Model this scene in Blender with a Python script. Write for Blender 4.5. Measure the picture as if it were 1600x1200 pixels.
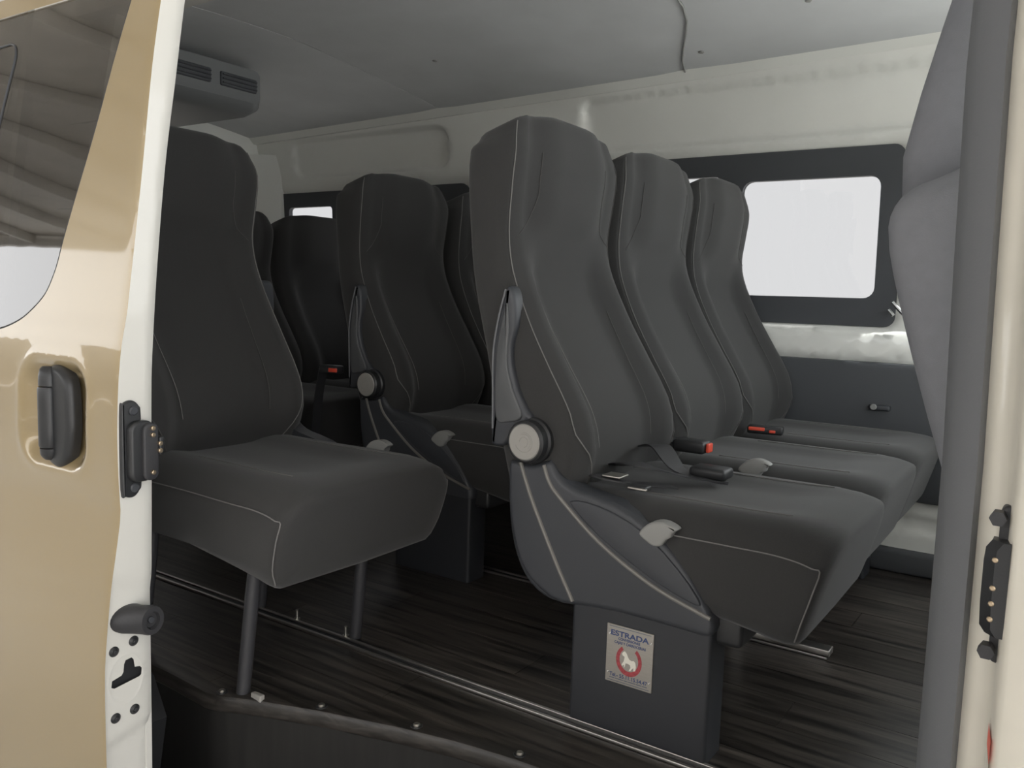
import bpy, bmesh, math, random
from mathutils import Vector, Matrix
from mathutils.geometry import delaunay_2d_cdt

for o in list(bpy.data.objects):
    bpy.data.objects.remove(o, do_unlink=True)
random.seed(7)
scene = bpy.context.scene
COL = scene.collection

# ------------------------------------------------------------------ camera
cam_d = bpy.data.cameras.new('camera')
cam = bpy.data.objects.new('camera', cam_d)
COL.objects.link(cam)
cam_d.sensor_width = 36.0
cam_d.lens = 1316.43 / 1600 * 36.0
cam_d.clip_start = 0.02
ROT = Matrix(((0.82583389, -0.08470091, 0.55751605),
              (0.5630391, 0.06881589, -0.82356016),
              (0.03139033, 0.99402723, 0.10452042)))
cam.matrix_world = Matrix.Translation((0, -0.9, 0.85)) @ ROT.to_4x4()
scene.camera = cam

# ------------------------------------------------------------------ sky and exposure
world = bpy.data.worlds.new('overcast_sky')
scene.world = world
world.use_nodes = True
bg = world.node_tree.nodes['Background']
bg.inputs['Color'].default_value = (0.985, 0.99, 1.0, 1)
bg.inputs['Strength'].default_value = 2.0
sun_d = bpy.data.lights.new('sun', 'SUN')
sun_d.energy = 12.0
sun_d.angle = math.radians(1.0)
sun_d.color = (1.0, 0.98, 0.95)
sun = bpy.data.objects.new('sun', sun_d)
COL.objects.link(sun)
sun.rotation_euler = Vector((0.38, 0.03, 0.92)).to_track_quat('Z', 'Y').to_euler()
scene.view_settings.view_transform = 'Standard'
scene.view_settings.look = 'None'
scene.view_settings.gamma = 1.0
scene.view_settings.use_curve_mapping = False
scene.view_settings.exposure = 0.78

# ------------------------------------------------------------------ materials
def mat(name, col, rough=0.6, metal=0.0, coat=0.0, var=0.0, vscale=8.0, bump=0.0, bscale=200.0, spec=0.5, aniso=None, sheen=0.0):
    m = bpy.data.materials.new(name)
    m.use_nodes = True
    nt = m.node_tree
    b = nt.nodes['Principled BSDF']
    b.inputs['Base Color'].default_value = (*col, 1)
    b.inputs['Roughness'].default_value = rough
    b.inputs['Metallic'].default_value = metal
    b.inputs['Specular IOR Level'].default_value = spec
    if coat:
        b.inputs['Coat Weight'].default_value = coat
        b.inputs['Coat Roughness'].default_value = 0.04
    if sheen:
        b.inputs['Sheen Weight'].default_value = sheen
        b.inputs['Sheen Roughness'].default_value = 0.5
    tc = nt.nodes.new('ShaderNodeTexCoord')
    mp = nt.nodes.new('ShaderNodeMapping')
    nt.links.new(tc.outputs['Object'], mp.inputs['Vector'])
    if aniso:
        mp.inputs['Scale'].default_value = aniso
    if var:
        n = nt.nodes.new('ShaderNodeTexNoise')
        n.inputs['Scale'].default_value = vscale
        n.inputs['Detail'].default_value = 6
        r = nt.nodes.new('ShaderNodeValToRGB')
        r.color_ramp.elements[0].position = 0.3
        r.color_ramp.elements[1].position = 0.7
        r.color_ramp.elements[0].color = (*[c * (1 - var) for c in col], 1)
        r.color_ramp.elements[1].color = (*[min(1, c * (1 + var)) for c in col], 1)
        nt.links.new(mp.outputs['Vector'], n.inputs['Vector'])
        nt.links.new(n.outputs['Fac'], r.inputs['Fac'])
        nt.links.new(r.outputs['Color'], b.inputs['Base Color'])
    if bump:
        n2 = nt.nodes.new('ShaderNodeTexNoise')
        n2.inputs['Scale'].default_value = bscale
        n2.inputs['Detail'].default_value = 3
        bp = nt.nodes.new('ShaderNodeBump')
        bp.inputs['Strength'].default_value = bump
        bp.inputs['Distance'].default_value = 0.002
        nt.links.new(mp.outputs['Vector'], n2.inputs['Vector'])
        nt.links.new(n2.outputs['Fac'], bp.inputs['Height'])
        nt.links.new(bp.outputs['Normal'], b.inputs['Normal'])
    return m

def glass_mat(name, tint, gloss=0.05):
    m = bpy.data.materials.new(name)
    m.use_nodes = True
    nt = m.node_tree
    nt.nodes.remove(nt.nodes['Principled BSDF'])
    out = nt.nodes['Material Output']
    t = nt.nodes.new('ShaderNodeBsdfTransparent')
    t.inputs['Color'].default_value = (*tint, 1)
    g = nt.nodes.new('ShaderNodeBsdfGlossy')
    g.inputs['Roughness'].default_value = 0.02
    g.inputs['Color'].default_value = (1, 1, 1, 1)
    lw = nt.nodes.new('ShaderNodeLayerWeight')
    lw.inputs['Blend'].default_value = 0.5
    pw = nt.nodes.new('ShaderNodeMath')
    pw.operation = 'POWER'
    pw.inputs[1].default_value = 5.0
    ma = nt.nodes.new('ShaderNodeMath')
    ma.operation = 'MULTIPLY_ADD'
    ma.inputs[1].default_value = 1.0 - gloss
    ma.inputs[2].default_value = gloss
    nt.links.new(lw.outputs['Facing'], pw.inputs[0])
    nt.links.new(pw.outputs['Value'], ma.inputs[0])
    mx = nt.nodes.new('ShaderNodeMixShader')
    nt.links.new(ma.outputs['Value'], mx.inputs['Fac'])
    nt.links.new(t.outputs['BSDF'], mx.inputs[1])
    nt.links.new(g.outputs['BSDF'], mx.inputs[2])
    nt.links.new(mx.outputs['Shader'], out.inputs['Surface'])
    return m

M = {}
M['fabric'] = mat('charcoal_fabric', (0.039, 0.0387, 0.0385), 0.85, var=0.04, vscale=300, bump=0.25, bscale=900, spec=0.25, sheen=0.15)
M['front_fabric'] = mat('grey_fabric', (0.22, 0.225, 0.245), 0.85, var=0.03, vscale=60, bump=0.25, bscale=900, spec=0.25)
M['thread'] = mat('grey_thread', (0.17, 0.165, 0.16), 0.7)
M['dimthread'] = mat('dark_grey_thread', (0.075, 0.072, 0.07), 0.7)
M['plastic2'] = mat('hinge_plastic', (0.085, 0.088, 0.092), 0.45, bump=0.1, bscale=700)
M['plastic'] = mat('console_plastic', (0.046, 0.049, 0.056), 0.42, bump=0.12, bscale=700, spec=0.45)
M['ridge'] = mat('ridge_plastic', (0.19, 0.182, 0.168), 0.45)
M['black'] = mat('black_plastic', (0.022, 0.023, 0.025), 0.4, bump=0.08, bscale=500)
M['rubber'] = mat('black_rubber', (0.03, 0.03, 0.033), 0.5, bump=0.15, bscale=300)
M['cap'] = mat('beige_plastic', (0.31, 0.30, 0.28), 0.45)
M['lever'] = mat('grey_lever_plastic', (0.27, 0.27, 0.26), 0.5)
M['steel_leg'] = mat('painted_steel', (0.045, 0.045, 0.05), 0.35, 0.0)
M['gold'] = mat('champagne_paint', (0.345, 0.265, 0.142), 0.32, 0.2, coat=1.0, var=0.02, vscale=900)
M['white'] = mat('white_paint', (0.66, 0.65, 0.61), 0.35, coat=0.6, var=0.02, vscale=4)
M['cream'] = mat('cream_paint', (0.70, 0.665, 0.58), 0.35, coat=0.6, var=0.04, vscale=12)
M['innerwhite'] = mat('inner_white_paint', (0.84, 0.84, 0.80), 0.28, coat=0.5, var=0.03, vscale=3)
M['liner'] = mat('grey_headliner', (0.58, 0.59, 0.60), 0.8, var=0.04, vscale=5, bump=0.1, bscale=600)
M['trim'] = mat('dark_trim_flare_lift', (0.068, 0.072, 0.080), 0.6, bump=0.15, bscale=500)  # dark trim; base colour lifted to stand in for lens-flare veil
M['pillartrim'] = mat('grey_weatherstrip', (0.15, 0.155, 0.165), 0.6, bump=0.1, bscale=400)
M['alu'] = mat('aluminium', (0.55, 0.53, 0.50), 0.35, 1.0, var=0.08, vscale=30)
M['steel'] = mat('zinc_steel', (0.5, 0.48, 0.44), 0.35, 1.0)
M['plate'] = mat('brushed_plate', (0.33, 0.31, 0.28), 0.5, 0.25, var=0.05, vscale=40, aniso=(1, 1, 12))
M['chrome'] = mat('chrome', (0.9, 0.9, 0.9), 0.08, 1.0)
M['brass'] = mat('brass', (0.62, 0.50, 0.36), 0.3, 1.0)
M['red'] = mat('red_plastic', (0.75, 0.085, 0.045), 0.4)
M['print_red'] = mat('red_print', (0.33, 0.05, 0.06), 0.5, var=0.35, vscale=150)
M['print_blue'] = mat('blue_print', (0.035, 0.06, 0.16), 0.5)
M['print_grey'] = mat('grey_blue_print', (0.09, 0.11, 0.16), 0.5)
M['print_white'] = mat('white_print', (0.74, 0.72, 0.64), 0.5)
M['belt'] = mat('black_webbing', (0.035, 0.035, 0.038), 0.55, bump=0.3, bscale=500)
M['glass'] = glass_mat('tinted_glass', (0.220, 0.220, 0.221))
M['clear'] = glass_mat('clear_glass', (0.86, 0.90, 0.90))
M['doorglass'] = glass_mat('door_privacy_glass', (0.34, 0.325, 0.30), 0.13)
M['darkglass'] = glass_mat('privacy_glass', (0.16, 0.155, 0.15))
M['concrete'] = mat('concrete', (0.52, 0.51, 0.49), 0.8, var=0.12, vscale=1.5, bump=0.2, bscale=30)
M['ochre'] = mat('tan_plaster', (0.33, 0.30, 0.265), 0.85, var=0.06, vscale=0.6)
M['sheet'] = mat('roof_sheet', (0.33, 0.31, 0.28), 0.6, var=0.1, vscale=2)
M['riser'] = mat('dark_riser_vinyl', (0.009, 0.0085, 0.008), 0.6, var=0.4, vscale=3, aniso=(20, 20, 1.5))
M['acgrey'] = mat('grey_air_unit_plastic', (0.17, 0.175, 0.18), 0.6)
M['pedestal'] = mat('pedestal_paint', (0.026, 0.028, 0.033), 0.5, bump=0.1, bscale=500)
M['dash'] = mat('light_grey_dashboard', (0.46, 0.46, 0.45), 0.6, bump=0.1, bscale=300)  # unseen cab interior made light grey so sunlight bounces up to the headliner
M['wood'] = mat('shelf_wood', (0.45, 0.27, 0.13), 0.6, var=0.3, vscale=4, aniso=(1, 6, 6))

def plank_material(name, scale, lo, hi):
    m = mat(name, (0.06, 0.052, 0.045), 0.38, spec=0.5)
    nt = m.node_tree
    b = nt.nodes['Principled BSDF']
    tc = nt.nodes['Texture Coordinate']
    mp = nt.nodes['Mapping']
    mp.inputs['Scale'].default_value = scale
    n = nt.nodes.new('ShaderNodeTexNoise')
    n.inputs['Scale'].default_value = 1.6
    n.inputs['Detail'].default_value = 9
    n.inputs['Distortion'].default_value = 0.8
    nt.links.new(mp.outputs['Vector'], n.inputs['Vector'])
    r = nt.nodes.new('ShaderNodeValToRGB')
    r.color_ramp.elements[0].position = 0.34
    r.color_ramp.elements[0].color = (*lo, 1)
    r.color_ramp.elements[1].position = 0.66
    r.color_ramp.elements[1].color = (*hi, 1)
    nt.links.new(n.outputs['Fac'], r.inputs['Fac'])
    oi = nt.nodes.new('ShaderNodeObjectInfo')
    mr = nt.nodes.new('ShaderNodeMapRange')
    mr.inputs['To Min'].default_value = 0.65
    mr.inputs['To Max'].default_value = 1.3
    nt.links.new(oi.outputs['Random'], mr.inputs['Value'])
    mul = nt.nodes.new('ShaderNodeVectorMath')
    mul.operation = 'SCALE'
    nt.links.new(r.outputs['Color'], mul.inputs[0])
    nt.links.new(mr.outputs['Result'], mul.inputs['Scale'])
    nt.links.new(mul.outputs['Vector'], b.inputs['Base Color'])
    bp = nt.nodes.new('ShaderNodeBump')
    bp.inputs['Strength'].default_value = 0.25
    bp.inputs['Distance'].default_value = 0.002
    nt.links.new(n.outputs['Fac'], bp.inputs['Height'])
    nt.links.new(bp.outputs['Normal'], b.inputs['Normal'])
    return m
M['plank'] = plank_material('dark_wood_vinyl', (2.2, 34, 10), (0.010, 0.009, 0.0085), (0.082, 0.071, 0.062))
M['nosing'] = plank_material('dark_wood_nosing', (1.0, 55, 55), (0.010, 0.009, 0.008), (0.034, 0.030, 0.027))

# ------------------------------------------------------------------ mesh helpers
class MB:
    def __init__(self):
        self.v = []
        self.f = []
    def add(self, vs, fs):
        k = len(self.v)
        self.v += [tuple(v) for v in vs]
        self.f += [tuple(i + k for i in f) for f in fs]
        return self
    def box(self, x0, x1, y0, y1, z0, z1, bev=0.0):
        if bev <= 0:
            vs = [(x, y, z) for z in (z0, z1) for y in (y0, y1) for x in (x0, x1)]
            fs = [(0, 2, 3, 1), (4, 5, 7, 6), (0, 1, 5, 4), (2, 6, 7, 3), (0, 4, 6, 2), (1, 3, 7, 5)]
            return self.add(vs, fs)
        bm = bmesh.new()
        bmesh.ops.create_cube(bm, size=1)
        for v in bm.verts:
            v.co = Vector(((x0 + x1) / 2 + v.co.x * (x1 - x0), (y0 + y1) / 2 + v.co.y * (y1 - y0), (z0 + z1) / 2 + v.co.z * (z1 - z0)))
        bmesh.ops.bevel(bm, geom=list(bm.edges), offset=bev, segments=3, profile=0.5, affect='EDGES')
        bm.verts.index_update()
        self.add([v.co[:] for v in bm.verts], [[v.index for v in f.verts] for f in bm.faces])
        bm.free()
        return self
    def loft(self, loops, cap=True, closed=True):
        n = len(loops[0])
        vs = [p for L in loops for p in L]
        fs = []
        for i in range(len(loops) - 1):
            for j in range(n if closed else n - 1):
                a, b = i * n + j, i * n + (j + 1) % n
                fs.append((a, b, b + n, a + n))
        if cap:
            fs.append(tuple(range(n))[::-1])
            fs.append(tuple((len(loops) - 1) * n + j for j in range(n)))
        return self.add(vs, fs)
    def tube(self, pts, r, n=6, closed=False):
        P = [Vector(p) for p in pts]
        loops = []
        up = None
        for i, p in enumerate(P):
            a = P[i - 1] if (i > 0 or closed) else P[i]
            b = P[(i + 1) % len(P)] if (i < len(P) - 1 or closed) else P[i]
            t = (b - a)
            if t.length < 1e-9:
                t = Vector((0, 0, 1))
            t.normalize()
            if up is None:
                up = Vector((0, 0, 1)) if abs(t.z) < 0.9 else Vector((1, 0, 0))
            s = t.cross(up)
            if s.length < 1e-6:
                s = t.orthogonal()
            s.normalize()
            u = s.cross(t)
            up = u
            rr = r[i] if isinstance(r, (list, tuple)) else r
            loops.append([p + (s * math.cos(2 * math.pi * k / n) + u * math.sin(2 * math.pi * k / n)) * rr for k in range(n)])
        if closed:
            loops.append(loops[0])
        return self.loft(loops, cap=not closed)
    def pillow(self, outline, ya, yb, r, steps=4):
        """slab whose outline lies in x,z; from ya (flat back) to yb (front), front edge rounded by r"""
        n = len(outline)
        area = sum(outline[i][0] * outline[(i + 1) % n][1] - outline[(i + 1) % n][0] * outline[i][1] for i in range(n))
        sg = 1 if area > 0 else -1
        nor = []
        for i in range(n):
            a, b, c = Vector(outline[i - 1]), Vector(outline[i]), Vector(outline[(i + 1) % n])
            t = ((b - a).normalized() + (c - b).normalized())
            t = t.normalized() if t.length > 1e-6 else Vector((1, 0))
            nor.append(Vector((-t.y, t.x)) * sg)
        d = 1 if yb > ya else -1
        loops = [[(p[0], ya, p[1]) for p in outline]]
        for k in range(steps + 1):
            a = math.pi / 2 * k / steps
            off = r * (1 - math.cos(a))
            y = yb - d * r * (1 - math.sin(a))
            loops.append([(p[0] + q.x * off, y, p[1] + q.y * off) for p, q in zip(outline, nor)])
        return self.loft(loops)
    def disc(self, c, r, axis, h, n=24, bev=0.0):
        """solid disc from c along axis 'x','y','z' by signed h"""
        loops = []
        for (rr, hh) in ([(r, 0), (r, h - math.copysign(bev, h)), (r - bev, h)] if bev else [(r, 0), (r, h)]):
            L = []
            for k in range(n):
                a = 2 * math.pi * k / n
                u, w = rr * math.cos(a), rr * math.sin(a)
                L.append({'x': (c[0] + hh, c[1] + u, c[2] + w), 'y': (c[0] + u, c[1] + hh, c[2] + w), 'z': (c[0] + u, c[1] + w, c[2] + hh)}[axis])
            loops.append(L)
        return self.loft(loops)
    def build(self, name, material, parent=None, smooth=40, recalc=True):
        me = bpy.data.meshes.new(name)
        me.from_pydata(self.v, [], self.f)
        if recalc:
            bm = bmesh.new()
            bm.from_mesh(me)
            bmesh.ops.recalc_face_normals(bm, faces=bm.faces)
            bm.to_mesh(me)
            bm.free()
        if smooth:
            me.shade_smooth()
            me.set_sharp_from_angle(angle=math.radians(smooth))
        me.materials.append(M[material] if isinstance(material, str) else material)
        o = bpy.data.objects.new(name, me)
        COL.objects.link(o)
        if parent:
            o.parent = parent
        return o

def thing(name, label, cat, loc=(0, 0, 0), group=None):
    o = bpy.data.objects.new(name, None)
    o.empty_display_size = 0.05
    COL.objects.link(o)
    o.location = loc
    o['label'] = label
    o['category'] = cat
    if group:
        o['group'] = group
    return o

def tag(o, label, cat, group=None):
    o['label'] = label
    o['category'] = cat
    if group:
        o['group'] = group
    return o

def struct(o, label=None):
    o['kind'] = 'structure'
    if label:
        o['label'] = label
    return o

def lerp_table(T, s):
    """piecewise smooth (monotone-ish) interpolation in a sorted table [(s, v), ...]"""
    if s <= T[0][0]:
        return T[0][1]
    if s >= T[-1][0]:
        return T[-1][1]
    for i in range(len(T) - 1):
        if T[i][0] <= s <= T[i + 1][0]:
            h = T[i + 1][0] - T[i][0]
            t = (s - T[i][0]) / h
            d0 = (T[i + 1][1] - T[i - 1][1]) / (T[i + 1][0] - T[i - 1][0]) if i > 0 else (T[i + 1][1] - T[i][1]) / h
            d1 = (T[i + 2][1] - T[i][1]) / (T[i + 2][0] - T[i][0]) if i + 2 < len(T) else (T[i + 1][1] - T[i][1]) / h
            return ((2 * t**3 - 3 * t**2 + 1) * T[i][1] + (t**3 - 2 * t**2 + t) * h * d0
                    + (-2 * t**3 + 3 * t**2) * T[i + 1][1] + (t**3 - t**2) * h * d1)
    return T[-1][1]

def smooth_path(pts, n=6, closed=False):
    """Catmull-Rom through points of any dimension"""
    P = [Vector(p) for p in pts]
    out = []
    N = len(P)
    segs = N if closed else N - 1
    for i in range(segs):
        p1, p2 = P[i], P[(i + 1) % N]
        p0 = P[i - 1] if (i > 0 or closed) else p1 * 2 - p2
        p3 = P[(i + 2) % N] if (i + 2 < N or closed) else p2 * 2 - p1
        for k in range(n):
            t = k / n
            out.append(0.5 * ((2 * p1) + (p2 - p0) * t + (2 * p0 - 5 * p1 + 4 * p2 - p3) * t * t + (3 * p1 - p0 - 3 * p2 + p3) * t**3))
    if not closed:
        out.append(P[-1])
    return out

def rrect(x0, x1, z0, z1, r, n=5):
    out = []
    for (cx, cz, a0) in ((x1 - r, z1 - r, 0), (x0 + r, z1 - r, 90), (x0 + r, z0 + r, 180), (x1 - r, z0 + r, 270)):
        for k in range(n + 1):
            a = math.radians(a0 + 90 * k / n)
            out.append((cx + r * math.cos(a), cz + r * math.sin(a)))
    return out

def inside(p, poly):
    c = False
    j = len(poly) - 1
    for i in range(len(poly)):
        if (poly[i][1] > p[1]) != (poly[j][1] > p[1]) and p[0] < (poly[j][0] - poly[i][0]) * (p[1] - poly[i][1]) / (poly[j][1] - poly[i][1]) + poly[i][0]:
            c = not c
        j = i
    return c

def sheet(outer, holes, step, extra=()):
    """triangulated flat sheet (u, v) with holes: points every step; returns verts2d, faces"""
    V, Ed = [], []
    def ring(poly):
        k = len(V)
        V.extend(Vector((p[0], p[1])) for p in poly)
        Ed.extend((k + i, k + (i + 1) % len(poly)) for i in range(len(poly)))
    def densify(poly):
        out = []
        for i in range(len(poly)):
            a, b = Vector(poly[i][:2]), Vector(poly[(i + 1) % len(poly)][:2])
            m = max(1, int((b - a).length / step))
            out += [a.lerp(b, k / m) for k in range(m)]
        return out
    outer_d = densify(outer)
    ring(outer_d)
    hd = [densify(h) for h in holes]
    for h in hd:
        ring(h)
    us = [p[0] for p in outer]
    vs = [p[1] for p in outer]
    u = min(us) + step / 2
    row = 0
    while u < max(us):
        v = min(vs) + step / 2 + (step / 2 if row % 2 else 0)
        while v < max(vs):
            p = (u, v)
            if inside(p, outer) and not any(inside(p, h) for h in holes):
                V.append(Vector(p))
            v += step
        u += step * 0.87
        row += 1
    V.extend(Vector(p) for p in extra)
    r = delaunay_2d_cdt(V, Ed, [], 0, 1e-6)
    vv, ff = r[0], r[2]
    keep = []
    for f in ff:
        c = sum((vv[i] for i in f), Vector((0, 0))) / len(f)
        ar = abs((vv[f[1]] - vv[f[0]]).cross(vv[f[2]] - vv[f[0]]))
        if ar > 2e-7 and inside(c, outer) and not any(inside(c, h) for h in hd):
            keep.append(tuple(f))
    return vv, keep

def sstep(a, b, x):
    t = max(0.0, min(1.0, (x - a) / (b - a)))
    return t * t * (3 - 2 * t)

def rr_dist(x, z, x0, x1, z0, z1, r):
    """signed distance to rounded rectangle, negative inside"""
    cx, cz = (x0 + x1) / 2, (z0 + z1) / 2
    qx, qz = abs(x - cx) - (x1 - x0) / 2 + r, abs(z - cz) - (z1 - z0) / 2 + r
    return math.hypot(max(qx, 0), max(qz, 0)) + min(max(qx, qz), 0) - r

def text_mesh(name, body, size, material, parent, origin, width=None, bold=0.0, align='CENTER'):
    """raised print on a plate facing -y"""
    cu = bpy.data.curves.new(name, 'FONT')
    cu.body = body
    cu.size = size
    cu.align_x = align
    cu.extrude = 0.00015
    cu.offset = bold
    tmp = bpy.data.objects.new(name + '_tmp', cu)
    COL.objects.link(tmp)
    dg = bpy.context.evaluated_depsgraph_get()
    me = bpy.data.meshes.new_from_object(tmp.evaluated_get(dg))
    bpy.data.objects.remove(tmp, do_unlink=True)
    xs = [v.co.x for v in me.vertices]
    w = max(xs) - min(xs)
    sx = (width / w) if width else 1.0
    cx = (max(xs) + min(xs)) / 2
    for v in me.vertices:
        x, y, z = v.co
        v.co = ((x - cx) * sx, -z, y)
    me.materials.clear()
    me.materials.append(M[material])
    o = bpy.data.objects.new(name, me)
    COL.objects.link(o)
    o.location = origin
    o.parent = parent
    return o

# ================================================================== SETTING
# ---- ground and the workshop yard behind the photographer
struct(MB().box(-34, 18, -14, 14, -0.75, -0.6).build('ground', 'concrete', smooth=0), 'grey concrete workshop ground under the van')
yard = struct(MB().box(-40, 18, -9.3, -9.0, -0.6, 2.0).build('wall_yard', 'ochre', smooth=0), 'tan plastered yard wall opposite the van')
canopy = struct(MB().box(-40, 5, -8.6, 0.75, 4.0, 4.06).build('ceiling_shade_canopy', 'sheet', smooth=0), 'unseen sheet canopy roof over the workshop side, stretched across the van to shade the door')  # unseen roof inferred from door reflections; stretched over the van to shade the door
for k in range(20):
    x = -38.0 + k * 2.2
    MB().box(x - 0.06, x + 0.06, -8.6, 0.75, 3.84, 4.0, 0.01).build('beam', 'sheet', canopy)
MB().box(-40, 5, -8.6, -8.48, 3.80, 4.0, 0.01).build('edge_beam', 'sheet', canopy)

# ---- van floor
EDGE = [(-3.6, 0.10), (-2.0, 0.16), (-1.60, 0.158), (-1.46, 0.150), (-1.43, 0.155), (-1.353, 0.190), (-1.216, 0.240), (-1.034, 0.292),
        (-0.918, 0.317), (-0.809, 0.332), (-0.6, 0.345), (0.25, 0.345)]
def edge_y(x):
    for i in range(len(EDGE) - 1):
        if EDGE[i][0] <= x <= EDGE[i + 1][0]:
            t = (x - EDGE[i][0]) / (EDGE[i + 1][0] - EDGE[i][0])
            return EDGE[i][1] + t * (EDGE[i + 1][1] - EDGE[i][1])
    return EDGE[0][1] if x < EDGE[0][0] else EDGE[-1][1]
fl = MB()
xs = [-3.6 + i * 0.05 for i in range(78)]
fl.loft([[(x, edge_y(x) + 0.03, -0.06), (x, 2.06, -0.06), (x, 2.06, -0.006), (x, edge_y(x) + 0.03, -0.006)] for x in xs])
floor = struct(fl.build('floor', 'black', smooth=0), 'dark wood-look van floor')
fl2 = MB().box(0.25, 1.6, 0.02, 2.06, -0.06, 0.25)
struct(fl2.build('floor_cab', 'dash', smooth=0), 'raised cab floor ahead of the passenger space, light grey to bounce sun')
PW = 0.131
row = 0
y = 0.10
while y < 2.02:
    off = [0.0, 0.37, 0.71, 0.18, 0.55][row % 5]
    x = -3.6 - off
    while x < 0.25:
        x0, x1 = max(x + 0.0008, -3.59), min(x + 1.05 - 0.0008, 0.245)
        x += 1.05
        if x1 - x0 < 0.05:
            continue
        y0, y1 = y + 0.0008, min(y + PW - 0.0008, 2.05)
        n = max(2, int((x1 - x0) / 0.05))
        cols = [x0 + (x1 - x0) * i / n for i in range(n + 1)]
        cols = [c for c in cols if max(y0, edge_y(c) + 0.028) < y1 - 0.002]
        if len(cols) < 2:
            continue
        m = MB()
        m.loft([[(c, max(y0, edge_y(c) + 0.028), -0.006), (c, y1, -0.006), (c, y1, 0.0), (c, max(y0, edge_y(c) + 0.028), 0.0)] for c in cols])
        m.build('floor_plank', 'plank', floor, smooth=0)
    y += PW
    row += 1

# step nosing, riser and step tread
nose = MB()
loops = []
for x in [-2.0 + i * 0.03 for i in range(76)]:
    e = edge_y(x)
    prof = [(e + 0.034, 0.0), (e + 0.030, 0.005), (e + 0.006, 0.005), (e - 0.002, 0.003), (e - 0.007, -0.004), (e - 0.008, -0.024), (e - 0.004, -0.030), (e + 0.030, -0.030)]
    loops.append([(x, p[0], p[1]) for p in prof])
nosing = nose.loft(loops).build('trim_1', 'nosing')
struct(nosing, 'dark rounded nosing along the step edge')
riser = MB().loft([[(x, edge_y(x) + 0.002, -0.24), (x, edge_y(x) + 0.02, -0.24), (x, edge_y(x) + 0.02, -0.03), (x, edge_y(x) + 0.002, -0.03)] for x in [-2.0 + i * 0.03 for i in range(76)]])
struct(riser.build('trim_2', 'riser'), 'dark wood-look riser of the entry step')
struct(MB().box(-1.9, 0.25, -0.02, 0.40, -0.26, -0.24).build('floor_step', 'rubber', smooth=0), 'black entry step tread below the floor')
for (x, dy) in ((-1.431, 0.012), (-1.222, 0.012), (-1.018, 0.013), (-0.80, 0.013)):
    e = edge_y(x) + dy
    s = MB().disc((x, e, 0.005), 0.012, 'z', 0.002, 20, 0.001)
    so = s.build('screw', 'black', nosing)
    MB().disc((x, e, 0.007), 0.0075, 'z', 0.004, 16, 0.002).build('screw_head', 'steel', so)
# grey moulded corner piece at the rear end of the step
cp = MB().loft([[(-1.64, 0.05, -0.20), (-1.56, 0.06, -0.22), (-1.56, 0.10, -0.22), (-1.64, 0.10, -0.20)],
                [(-1.64, 0.05, -0.02), (-1.54, 0.07, -0.06), (-1.54, 0.11, -0.06), (-1.64, 0.11, -0.02)],
                [(-1.64, 0.06, 0.03), (-1.60, 0.08, 0.01), (-1.60, 0.12, 0.01), (-1.64, 0.12, 0.03)]])
struct(cp.build('trim_3', 'black'), 'grey moulded cover at the rear end of the step')

# seat rails let into the floor
def rail(yc, x0, x1, name, label):
    m = MB()
    for s in (-1, 1):
        m.box(x0, x1, yc + s * 0.013 - 0.004, yc + s * 0.013 + 0.004, 0.0, 0.007, 0.0015)
    r = m.build(name, 'alu')
    struct(r, label)
    MB().box(x0, x1, yc - 0.009, yc + 0.009, 0.0, 0.002).build('rail_channel', 'black', r, smooth=0)
    return r
RAIL = rail(0.512, -3.5, -0.2, 'trim_4', 'near aluminium seat rail running along the floor')
rail(1.168, -3.5, -0.45, 'trim_5', 'far aluminium seat rail running along the floor')
for x in (-1.614, -1.439):
    b = MB()
    b.disc((x, 0.532, 0.0), 0.009, 'z', 0.008, 6)
    b.disc((x, 0.532, 0.0), 0.004, 'z', 0.03, 10)
    b.build('anchor_bolt', 'steel', RAIL)

# ---- far side wall with windows
def far_y(z):
    return lerp_table([(0.0, 2.03), (0.67, 2.03), (0.80, 2.035), (1.30, 2.01), (1.50, 1.985), (1.70, 1.93)], z)
XR = -3.60
W1 = rrect(-1.66, -0.512, 0.785, 1.362, 0.035)
W2 = rrect(-3.47, -2.22, 0.785, 1.322, 0.05)
W3 = [(-0.498, 0.90), (-0.485, 0.868), (-0.462, 0.852), (-0.44, 0.848), (0.42, 0.848), (0.42, 1.28), (-0.36, 1.28), (-0.44, 1.22), (-0.49, 1.06)]
WALL = [(XR, 0.0), (0.75, 0.0), (0.75, 1.70), (XR, 1.70)]
RECS = ((-1.672, 0.05, 1.398, 1.602, 0.05), (-3.31, -2.318, 1.383, 1.573, 0.07))
def recess(x, z):
    d = 0.0
    for (a, b, c, e, r) in RECS:
        dd = rr_dist(x, z, a, b, c, e, r)
        d += 0.024 * (1 - sstep(-0.022, 0.0, dd))
    # pressed ledge under the windows
    d -= 0.022 * (1 - sstep(0.0, 0.03, abs(z - 0.725) - 0.035))
    # ribs of the low painted strip
    d += 0.012 * (1 - sstep(0.0, 0.02, abs(z - 0.155) - 0.014))
    # lip that frames each window
    for (a, b, c, e) in ((-1.66, -0.512, 0.785, 1.362), (-3.47, -2.22, 0.785, 1.322)):
        dd = rr_dist(x, z, a, b, c, e, 0.04)
        d += 0.012 * (1 - sstep(0.0, 0.02, dd))
    return d
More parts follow.
